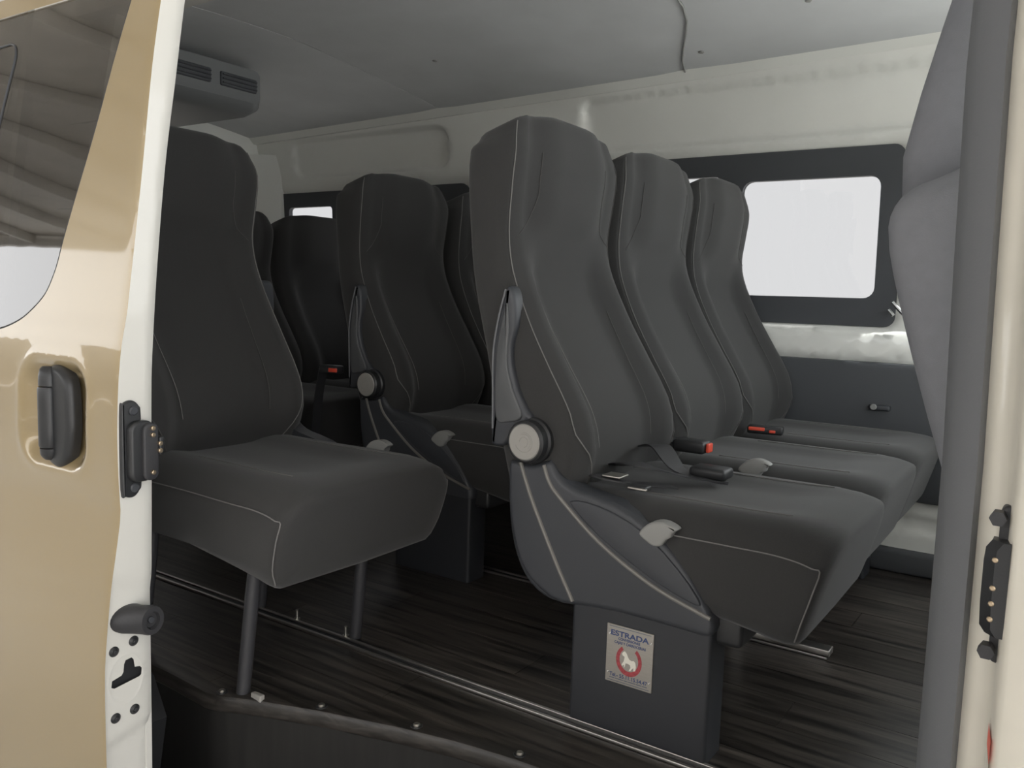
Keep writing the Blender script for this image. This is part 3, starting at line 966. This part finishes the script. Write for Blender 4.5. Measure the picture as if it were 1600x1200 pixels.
def make_seat(label, X0, yc, w=0.243, side=-1, detail=True, depth=0.58, group='passenger seats', hinge=True, zscale=1.0, flare=0.0, lever=True):
    """side = -1: recliner on the near side, +1: on the aisle (far) side"""
    t = thing('passenger_seat', label, 'seat', (X0, yc, 0.0), group)
    zz = [0.38, 0.42, 0.46, 0.50, 0.54, 0.58, 0.62, 0.66, 0.70, 0.74, 0.78, 0.82, 0.86, 0.90, 0.93, 0.955, 0.975, 0.99, 1.01, 1.03, 1.06, 1.09, 1.12, 1.15]
    loops = []
    for z in zz:
        L, NF = back_section(z, w)
        loops.append(L)
    for (z, tp, ks, dz) in ((1.175, 0.45, 1.0, 0.0), (1.195, 0.8, 0.998, 0.0), (1.205, 1.0, 0.99, 0.003), (1.210, 1.0, 0.965, 0.008), (1.212, 1.0, 0.92, 0.0125), (1.214, 1.0, 0.80, 0.016), (1.214, 1.0, 0.40, 0.018)):
        loops.append(back_section(z, w, tp, ks, dz)[0])
    if zscale != 1.0:
        loops = [[(p[0], p[1], p[2] * zscale) for p in L] for L in loops]
    back = MB().loft(loops).build('backrest', 'fabric', t, smooth=75)
    S = loops[:-3]
    if detail:
        for j in (0, NF):
            sm = []
            for q, L in enumerate(S[1:]):
                sh_ = max(0, 4 - q)
                p_ = L[j + sh_] if j == 0 else L[j - sh_]
                sm.append((p_[0] + 0.001, p_[1] + (0.001 if j else -0.001), p_[2]))
            MB().tube(smooth_path(sm, 2), 0.0012, 5).build('side_seam', 'thread' if (j == 0) == (side < 0) else 'dimthread', back)
        for s in (-1, 1):
            # seam that leaves the side seam and frames the headrest pad
            jj = [1, 2, 3, 4, 4, 4, 4] if s < 0 else [NF - 1, NF - 2, NF - 3, NF - 4, NF - 4, NF - 4, NF - 4]
            rows = [16, 17, 18, 20, 21, 22, 23]
            MB().tube(smooth_path([(loops[r][j][0] + 0.0012, loops[r][j][1], loops[r][j][2]) for r, j in zip(rows, jj)], 4), 0.0009, 5).build('headrest_seam', 'dimthread', back)
            # bolster seam
            j = 4 if s < 0 else NF - 4
            MB().tube(smooth_path([(loops[r][j][0] + 0.0012, loops[r][j][1] * (1.0 - 0.02 * (11 - r)), loops[r][j][2]) for r in range(4, 12)], 3), 0.0009, 5).build('bolster_seam', 'dimthread' if s > 0 else 'thread', back)
    # ---- cushion
    w2 = w * 0.985
    def cush(x, ks=1.0, fr=0.0, zb=0.262, zt=0.474):
        prof = []
        N = 16
        zs_ = 0.420
        drop = 0.016 * sstep(0.50, 0.60, x / depth * 0.58)
        for i in range(N + 1):
            tt = -1 + 2 * i / N
            a = abs(tt)
            zt_ = zs_ - drop + (zt - zs_) * (1 - a ** 8) - 0.018 * (1 - sstep(0.30, 0.75, a)) * (1 - sstep(0.40, 0.56, x / depth * 0.58))
            prof.append((tt * (w2 + flare * sstep(0.2, 0.5, x)), zt_))
        lo = [(w2 + 0.004 + flare * sstep(0.2, 0.5, x), 0.37), (w2 + 0.002 + flare * 0.7 * sstep(0.2, 0.5, x), 0.31), (w2 - 0.006, zb + 0.012), (w2 - 0.022, zb)]
        full = prof + lo + [(0.0, zb - 0.004)] + [(-p[0], p[1]) for p in lo[::-1]]
        zc = 0.35
        out = []
        for (y, z) in full:
            yk, zk = y * (1 - (1 - ks) * 0.5), zc + (z - zc) * ks
            out.append((x - fr * (0.42 - zk) * 0.28, yk, zk))
        return out, N
    Ls = []
    s = depth / 0.58
    for (x, ks, fr, zb) in ((0.0, 1, 0, 0.33), (0.08, 1, 0, 0.32), (0.18, 1, 0, 0.305), (0.28, 1, 0, 0.292), (0.36, 1, 0.1, 0.283), (0.43, 1, 0.3, 0.275), (0.49, 1, 0.6, 0.268), (0.535, 1, 0.9, 0.262), (0.562, 1.0, 1, 0.26), (0.576, 0.985, 1, 0.26), (0.583, 0.95, 1, 0.26), (0.588, 0.86, 1, 0.26), (0.590, 0.6, 1, 0.26), (0.590, 0.25, 1, 0.26)):
        L, N = cush(x * s, ks, fr, zb)
        Ls.append(L)
    cu = MB().loft(Ls).build('cushion', 'fabric', t, smooth=75)
    if detail:
        for j in (0, N):
            sg = -1 if j == 0 else 1
            top = [(L[j][0], L[j][1] + sg * 0.001, L[j][2] + 0.0005) for L in Ls[1:10]]
            # run on down the front corner
            k0 = 9
            idx = [N + 1, N + 2, N + 3] if j == N else [len(Ls[0]) - 1, len(Ls[0]) - 2, len(Ls[0]) - 3]
            corner = [(Ls[k0][i][0] + 0.002, Ls[k0][i][1] + sg * 0.0008, Ls[k0][i][2]) for i in idx]
            MB().tube(smooth_path(top + corner, 3), 0.0014, 5).build('cushion_seam', 'thread', cu)
            j2 = 3 if j == 0 else N - 3
            MB().tube(smooth_path([(L[j2][0], L[j2][1], L[j2][2] + 0.0012) for L in Ls[2:7]], 3), 0.0010, 5).build('top_seam', 'thread', cu)
    if not detail:
        return t
    # ---- recliner side: lever, hinge arm, knob
    lv = smooth_path([(0.246, 0.414), (0.256, 0.430), (0.272, 0.441), (0.292, 0.445), (0.310, 0.441), (0.321, 0.434), (0.312, 0.427), (0.309, 0.418), (0.300, 0.412), (0.292, 0.400), (0.276, 0.396), (0.262, 0.402)], 3, True)
    if side > 0:
        lv = [(p[0] + 0.075, p[1] + 0.036) for p in lv]
    if not hinge:
        lv = [(p[0] + 0.01, p[1] + 0.045) for p in lv]
    if lever:
        MB().pillow([(p[0], p[1]) for p in lv], side * (w - (0.012 if hinge else 0.024)), side * (w + (0.012 if hinge else -0.002)), 0.005, 3).build('recline_lever', 'lever', t)
    if not hinge:
        return t
    yo = side * (w + 0.012)          # outer face
    yi = side * (w - 0.020)
    arm = smooth_path([(-0.070, 0.868), (-0.078, 0.845), (-0.094, 0.79), (-0.104, 0.73), (-0.102, 0.63), (-0.100, 0.553), (-0.095, 0.540), (-0.066, 0.543), (-0.040, 0.575), (-0.002, 0.602), (-0.016, 0.625), (-0.037, 0.66), (-0.052, 0.705), (-0.056, 0.745), (-0.048, 0.79), (-0.050, 0.835), (-0.058, 0.862)], 4, True)
    ao = MB().pillow([(p[0], p[1]) for p in arm], yi, yo, 0.010, 4).build('hinge_cover', 'plastic', t)
    inn = smooth_path([(-0.068, 0.835), (-0.086, 0.76), (-0.090, 0.70), (-0.086, 0.60), (-0.055, 0.592), (-0.022, 0.608), (-0.046, 0.66), (-0.062, 0.715), (-0.060, 0.79)], 5, True)
    MB().pillow([(p[0], p[1]) for p in inn], yi, yo + side * 0.004, 0.004, 3).build('hinge_panel', 'plastic2', ao)
    MB().tube(smooth_path([(-0.074, 0.862, yo), (-0.090, 0.79, yo), (-0.098, 0.73, yo), (-0.095, 0.64, yo), (-0.092, 0.59, yo)], 5) and [(p[0], p[2], p[1]) for p in smooth_path([(-0.072, 0.862, yo), (-0.0885, 0.80, yo), (-0.0985, 0.73, yo), (-0.0965, 0.64, yo), (-0.0945, 0.575, yo)], 5)], 0.0022, 6).build('hinge_ridge', 'pillartrim', ao)
    kc = (-0.001, side * (w - 0.018), 0.560)
    kn = MB().disc(kc, 0.047, 'y', side * 0.030, 36, 0.004).build('recliner_knob', 'black', t)
    MB().disc((kc[0], side * (w + 0.008), kc[2]), 0.043, 'y', side * 0.026, 36, 0.004).build('knob_ring', 'black', kn)
    cp_ = MB().disc((kc[0], side * (w + 0.030), kc[2]), 0.0365, 'y', side * 0.006, 36, 0.002).build('knob_cap', 'cap', kn)
    em = MB()
    ye = side * (w + 0.036)
    for r_, a0, a1 in ((0.020, -60, 100), (0.016, -50, 110), (0.010, -80, 180), (0.020, 200, 290)):
        em.tube([(kc[0] + r_ * math.cos(math.radians(a0 + (a1 - a0) * i / 12)), ye, kc[2] + r_ * math.sin(math.radians(a0 + (a1 - a0) * i / 12))) for i in range(13)], 0.0009, 5)
    em.build('knob_emblem', 'cap', kn)
    # side console
    sh = [(-0.055, 0.512), (-0.058, 0.46), (-0.054, 0.404), (-0.036, 0.330), (-0.012, 0.285), (0.015, 0.262), (0.050, 0.243), (0.078, 0.237), (0.110, 0.240), (0.204, 0.248), (0.323, 0.247), (0.382, 0.245), (0.396, 0.256), (0.396, 0.278),
          (0.368, 0.324), (0.328, 0.375), (0.262, 0.429), (0.194, 0.460), (0.116, 0.474), (0.080, 0.486), (0.058, 0.504), (0.041, 0.525), (-0.005, 0.508)]
    shs = [tuple(p) for p in smooth_path(sh, 2, True)]
    so = MB().pillow(shs, side * (w - 0.045), side * (w + 0.006), 0.014, 5).build('side_console', 'plastic', t)
    back_sh = smooth_path([(-0.055, 0.50), (-0.060, 0.42), (-0.045, 0.335), (-0.015, 0.275), (0.03, 0.242), (0.080, 0.236), (0.105, 0.245), (0.075, 0.285), (0.030, 0.355), (-0.010, 0.43), (-0.035, 0.505)], 3, True)
    MB().pillow([tuple(p) for p in back_sh], side * (w - 0.06), side * (w - 0.002), 0.010, 4).build('console_rear', 'plastic', so)
    yr = side * (w + 0.006)
    def ridge(pts, r0, nm):
        P = smooth_path([(p[0], yr, p[1]) for p in pts], 5)
        MB().tube(P, r0, 8).build(nm, 'ridge', so)
    ridge([(-0.026, 0.512), (-0.006, 0.462), (0.016, 0.416), (0.066, 0.322), (0.108, 0.250)], 0.0042, 'console_ridge')
    ridge([(0.030, 0.514), (0.045, 0.480), (0.074, 0.450), (0.164, 0.379), (0.274, 0.321), (0.370, 0.290), (0.392, 0.284)], 0.0042, 'console_ridge')
    yr2 = yr
    pad = smooth_path([(0.098, 0.452), (0.13, 0.455), (0.190, 0.444), (0.262, 0.413), (0.328, 0.360), (0.362, 0.322), (0.372, 0.304), (0.350, 0.306), (0.274, 0.333), (0.164, 0.391), (0.100, 0.440)], 2, True)
    MB().pillow([tuple(p) for p in pad], side * (w - 0.01), side * (w + 0.0095), 0.003, 3).build('console_pad', 'plastic', so)
    return t

def strap_path(pts, width, th=0.0014):
    """flat webbing ribbon through points, lying roughly level"""
    P = smooth_path(pts, 6)
    loops = []
    for i, p in enumerate(P):
        a, b = P[max(0, i - 1)], P[min(len(P) - 1, i + 1)]
        tdir = (b - a).normalized()
        s = tdir.cross(Vector((0, 0, 1)))
        s = s.normalized() if s.length > 1e-4 else Vector((0, 1, 0))
        n = s.cross(tdir)
        loops.append([p + s * width / 2 - n * th, p + s * width / 2 + n * th, p - s * width / 2 + n * th, p - s * width / 2 - n * th])
    return MB().loft(loops)

# ---- nearer bench
A1 = make_seat('charcoal fabric seat with maker plate on its grey pedestal, nearest the door', -0.905, 0.765)
A2 = make_seat('middle charcoal seat of the three-seat row', -0.905, 1.257, depth=0.565, hinge=False)
A3 = make_seat('charcoal seat next to the big sliding window', -0.905, 1.749, depth=0.56, hinge=False, lever=False)
# boxed pedestal of the near seat
def pedestal(t, yl0, yl1):
    m = MB()
    rl = rrect(0.104, 0.394, yl0, yl1, 0.009, 4)
    m.loft([[(p[0] + dx * (1 if p[0] > 0.25 else 0), p[1], z) for p in rl] for (z, dx) in ((0.001, 0.0), (0.12, 0.0), (0.262, 0.0))])
    return m.build('pedestal', 'pedestal', t)
pedestal(A1, -0.243, -0.16)
pedestal(A3, 0.10, 0.2)
for t_ in (A1, A2, A3):
    MB().box(0.03, 0.44, -0.215, 0.215, 0.225, 0.29, 0.01).build('seat_frame', 'black', t_)
# maker plate
plt_ = MB().box(0.186, 0.284, -0.2465, -0.2432, 0.110, 0.225, 0.0008).build('maker_plate', 'plate', A1)
plt_['label'] = 'printed metal maker plate riveted to the pedestal'
pc = 0.235
yp = -0.2468
def on_plate(name, body, size, material, z, width, bold=0.0, x=None):
    return text_mesh(name, body, size, material, plt_, (pc if x is None else x, yp, z), width, bold)
on_plate('lettering', 'ESTRADA', 0.0145, 'print_blue', 0.2045, 0.080, 0.0004)
on_plate('lettering', 'CONVERSIONES', 0.0072, 'print_blue', 0.1972, 0.046, 0.0002, 0.234)
on_plate('lettering', 'CAJAS Y CARROCERIAS', 0.0072, 'print_blue', 0.1895, 0.066, 0.0002, 0.236)
on_plate('lettering', 'Tel.- 55.11.15.54.47', 0.0105, 'print_blue', 0.1225, 0.080, 0.0002)
xw = pc - 0.040
for wl in (0.011, 0.018, 0.007, 0.016, 0.012, 0.010):
    MB().box(xw, xw + wl, yp - 0.0001, yp + 0.0002, 0.1183, 0.1197).build('fine_print', 'print_grey', plt_, smooth=0)
    xw += wl + 0.0012
for z in (0.2215, 0.1140):
    MB().box(pc - 0.044, pc + 0.044, yp - 0.0001, yp + 0.0002, z - 0.0005, z + 0.0005).build('border_line', 'print_grey', plt_, smooth=0)
# horseshoe
m = MB()
loops = []
for i in range(33):
    a = math.radians(125 + (415 - 125) * i / 32)
    ro, ri = 0.0272, 0.0208 - 0.0018 * math.sin(math.pi * i / 32)
    sy = 1.13
    co, si = math.cos(a), math.sin(a)
    loops.append([(pc + ro * co, yp, 0.1605 + ro * si * sy), (pc + ri * co, yp, 0.1605 + ri * si * sy), (pc + ri * co, yp + 0.0003, 0.1605 + ri * si * sy), (pc + ro * co, yp + 0.0003, 0.1605 + ro * si * sy)])
m.loft(loops)
m.build('horseshoe', 'print_red', plt_, smooth=0)
# rearing horse
horse = [(-0.0135, 0.021), (-0.010, 0.0235), (-0.006, 0.020), (-0.003, 0.014), (0.000, 0.0095), (0.005, 0.008), (0.0095, 0.0095), (0.013, 0.006), (0.0145, -0.002), (0.0135, -0.010), (0.0095, -0.0115), (0.0095, -0.005), (0.0065, -0.0075), (0.0035, -0.0125), (0.0, -0.0125), (0.0035, -0.006), (0.002, -0.001),
         (-0.003, 0.0005), (-0.0075, 0.000), (-0.0085, -0.006), (-0.0105, -0.0095), (-0.0105, -0.003), (-0.0145, -0.007), (-0.0155, -0.004), (-0.0115, 0.003), (-0.0105, 0.008), (-0.010, 0.0125), (-0.0145, 0.0145), (-0.0155, 0.0175)]
MB().add([(pc + 0.001 + p[0], yp - 0.0003, 0.1545 + p[1]) for p in horse] + [(pc + 0.001 + p[0], yp + 0.0002, 0.1545 + p[1]) for p in horse],
         [tuple(range(len(horse))), tuple(range(len(horse), 2 * len(horse)))[::-1]] + [(i, (i + 1) % len(horse), len(horse) + (i + 1) % len(horse), len(horse) + i) for i in range(len(horse))]).build('horse_figure', 'print_white', plt_, smooth=0)
for (x, z) in ((0.1925, 0.2065), (0.2795, 0.2065), (0.1915, 0.129), (0.279, 0.129)):
    MB().disc((x, -0.2462, z), 0.0024, 'y', -0.0022, 12, 0.0009).build('rivet', 'chrome', plt_)
# front foot of the far seat on the rail
m = MB()
m.box(0.22, 0.462, -0.108, -0.070, 0.009, 0.026, 0.003)
m.box(0.22, 0.25, -0.11, -0.072, 0.012, 0.26)
m.build('floor_foot', 'alu', A2)

# ---- single seat by the open door on two tube legs
BX, BY = -1.800, 0.400
B = make_seat('single charcoal seat on tube legs beside the open door edge', BX, BY, 0.245, +1, flare=0.012)
for (x1, y1, x2, y2) in ((-1.355, 0.194, -1.397, 0.194), (-1.385, 0.540, -1.419, 0.545), (-1.72, 0.20, -1.76, 0.194), (-1.72, 0.530, -1.76, 0.535)):
    m = MB().tube([(x1 - BX, y1 - BY, 0.30), (x1 + (x2 - x1) * 0.25 - BX, y1 - BY, 0.235), (x2 - BX, y2 - BY, 0.004)], 0.0145, 16)
    m.build('leg', 'steel_leg', B)
MB().tube([(0.44, -0.19, 0.285), (0.44, 0.19, 0.285)], 0.012, 12).build('cross_tube', 'steel_leg', B)
clipm = MB().box(0.432, 0.462, -0.210, -0.198, 0.0, 0.014, 0.002)
clipm.build('leg_clip', 'cap', B)
# ---- seats across the aisle
C1 = make_seat('charcoal seat across the aisle with pale round recliner knob', -1.838, 1.277, 0.238)
C2 = make_seat('seat by the far wall behind the three-seat row', -1.838, 1.788, 0.236, hinge=False, lever=False)
pedestal(C1, -0.243, -0.16)
pedestal(C2, 0.10, 0.2)
# ---- rear bench
D1 = make_seat('aisle side seat of the shadowed last row', -2.79, 1.285, detail=False, zscale=0.95)
D2 = make_seat('window side seat of the shadowed last row', -2.79, 1.777, detail=False, zscale=0.95)
for t_ in (C1, C2, D1, D2):
    MB().box(0.03, 0.44, -0.215, 0.215, 0.225, 0.29, 0.01).build('seat_frame', 'black', t_)
for t_ in (D1, D2):
    MB().box(0.10, 0.38, -0.20, -0.14, 0.002, 0.24, 0.01).build('pedestal', 'black', t_)

# ---- front passenger seat, seen past the right pillar
FS = thing('front_passenger_seat', 'grey fabric front seat with headrest, cut off by the right pillar', 'seat', (-0.02, 0.44, 0.25))
def fsec(z, xr, xf, h, r=0.05, ks=1.0):
    cx = (xr + xf) / 2
    P = rrect(xr, xf, -h, h, min(r, (xf - xr) / 2 - 0.002), 5)
    return [(cx + (p[0] - cx) * ks, p[1] * (1 - (1 - ks) * 0.5), z) for p in P]
FR = [(0.20, -0.070), (0.30, -0.088), (0.40, -0.112), (0.48, -0.138), (0.60, -0.175), (0.68, -0.196), (0.72, -0.198), (0.78, -0.195)]
lo = []
for k in range(18):
    z = 0.20 + 0.50 * k / 17
    xr = lerp_table(FR, z)
    lo.append(fsec(z, xr, lerp_table([(0.2, 0.11), (0.4, 0.09), (0.6, 0.02), (0.78, -0.03)], z), lerp_table([(0.2, 0.225), (0.4, 0.24), (0.6, 0.238), (0.72, 0.225)], z), 0.05))
base_top = lo[-1]
for k in range(1, 9):
    a = math.pi / 2 * k / 8
    zz_ = 0.70 + 0.068 * math.sin(a)
    q = 1 - 0.62 * (1 - math.cos(a))
    lo.append([(-0.10 + (p[0] + 0.10) * (1 - 0.55 * (1 - math.cos(a))), p[1] * q, zz_ + 0.055 * math.sin(a) * sstep(-0.20, -0.02, p[0])) for p in base_top])
fb = MB().loft(lo).build('backrest', 'front_fabric', FS, smooth=75)
MB().tube([(lo[i][11][0] + 0.001, lo[i][11][1] + 0.002, lo[i][11][2]) for i in range(1, 22)], 0.0014, 5).build('side_seam', 'plastic', fb)
lo = []
for (z, xr, xf, h, ks) in ((0.735, -0.195, -0.03, 0.11, 0.8), (0.745, -0.206, -0.02, 0.118, 0.97), (0.80, -0.204, 0.0, 0.128, 1), (0.88, -0.187, 0.012, 0.133, 1), (0.96, -0.168, 0.02, 0.133, 1), (1.04, -0.148, 0.02, 0.13, 1), (1.09, -0.132, 0.012, 0.122, 0.96), (1.115, -0.115, 0.0, 0.11, 0.8), (1.122, -0.10, -0.01, 0.10, 0.4)):
    lo.append(fsec(z, xr, xf, h, 0.045, ks))
MB().loft(lo).build('headrest', 'front_fabric', FS, smooth=75)
for s in (-1, 1):
    MB().tube([(-0.10, s * 0.06, 0.70), (-0.105, s * 0.06, 0.83)], 0.006, 10).build('headrest_post', 'chrome', FS)
cu_ = MB().box(-0.02, 0.50, -0.24, 0.24, 0.10, 0.26, 0.045)
cu_.build('cushion', 'front_fabric', FS)
MB().box(0.0, 0.46, -0.21, 0.21, 0.002, 0.12, 0.01).build('seat_base', 'black', FS)

# ---- belts lying on the seats
def buckle(name, label, loc, rz, red_up=True):
    t = thing(name, label, 'seat belt', loc, 'seat belts on the seats')
    t.rotation_euler = (0, 0, rz)
    return t
S1 = buckle('seat_belt', 'black lap belt with upright red buckle button between the two near seats', (-0.765, 1.0, 0.460), 0)
bb = MB().box(-0.035, 0.045, -0.026, 0.026, 0.030, 0.060, 0.008).build('buckle', 'black', S1)
rb = MB().box(0.046, 0.054, -0.014, 0.014, 0.034, 0.056, 0.003).build('release_button', 'red', bb)
strap_path([(-0.17, 0.0, 0.02), (-0.12, -0.005, 0.05), (-0.06, 0.0, 0.055), (-0.03, 0.0, 0.048)], 0.045).build('webbing', 'belt', S1)
S2 = buckle('seat_belt', 'crumpled black belt and metal tongue on the nearest seat cushion', (-0.70, 0.66, 0.452), 0)
strap_path([(-0.12, 0.22, 0.06), (-0.06, 0.16, 0.075), (0.0, 0.13, 0.035), (0.06, 0.15, 0.02), (0.085, 0.17, 0.014)], 0.048).build('webbing', 'belt', S2)
strap_path([(-0.14, 0.10, 0.03), (-0.07, 0.03, 0.055), (-0.02, 0.04, 0.05), (0.02, 0.10, 0.03), (0.09, 0.16, 0.02)], 0.048).build('webbing', 'belt', S2)
strap_path([(-0.15, -0.02, 0.02), (-0.10, -0.06, 0.04), (-0.06, -0.07, 0.04), (-0.02, -0.03, 0.028), (0.03, 0.03, 0.02)], 0.045).build('webbing', 'belt', S2)
MB().box(0.02, 0.10, 0.13, 0.19, 0.022, 0.046, 0.008).build('buckle', 'black', S2)
tg = MB().box(-0.075, -0.035, -0.085, -0.045, 0.044, 0.048, 0.0015).build('tongue', 'steel', S2)
MB().box(-0.018, 0.022, -0.088, -0.058, 0.028, 0.036, 0.003).build('tongue_cover', 'black', S2)
MB().box(-0.014, 0.026, -0.092, -0.086, 0.030, 0.034, 0.001).build('tongue_edge', 'steel', S2)
S3 = buckle('seat_belt', 'red buckle strip between the middle and window seats of the near row', (-0.745, 1.52, 0.452), 0.2)
bb = MB().box(-0.05, 0.05, -0.022, 0.022, 0.022, 0.045, 0.006).build('buckle', 'black', S3)
MB().box(-0.045, 0.0, -0.026, -0.020, 0.032, 0.042, 0.002).build('release_button', 'red', bb)
MB().box(0.012, 0.030, -0.026, -0.020, 0.028, 0.036, 0.002).build('release_button', 'red', bb)
S4 = buckle('seat_belt', 'dim red buckle beside the backrest across the aisle', (-1.98, 1.0, 0.585), 0.1)
bb = MB().box(-0.04, 0.03, -0.02, 0.02, 0.0, 0.025, 0.005).build('buckle', 'black', S4)
MB().box(0.0, 0.034, -0.023, -0.018, 0.005, 0.018, 0.002).build('release_button', 'red', bb)
strap_path([(-0.04, 0.0, 0.012), (-0.06, 0.0, -0.1), (-0.07, 0.0, -0.25), (-0.07, 0.0, -0.59)], 0.04).build('webbing', 'belt', S4)
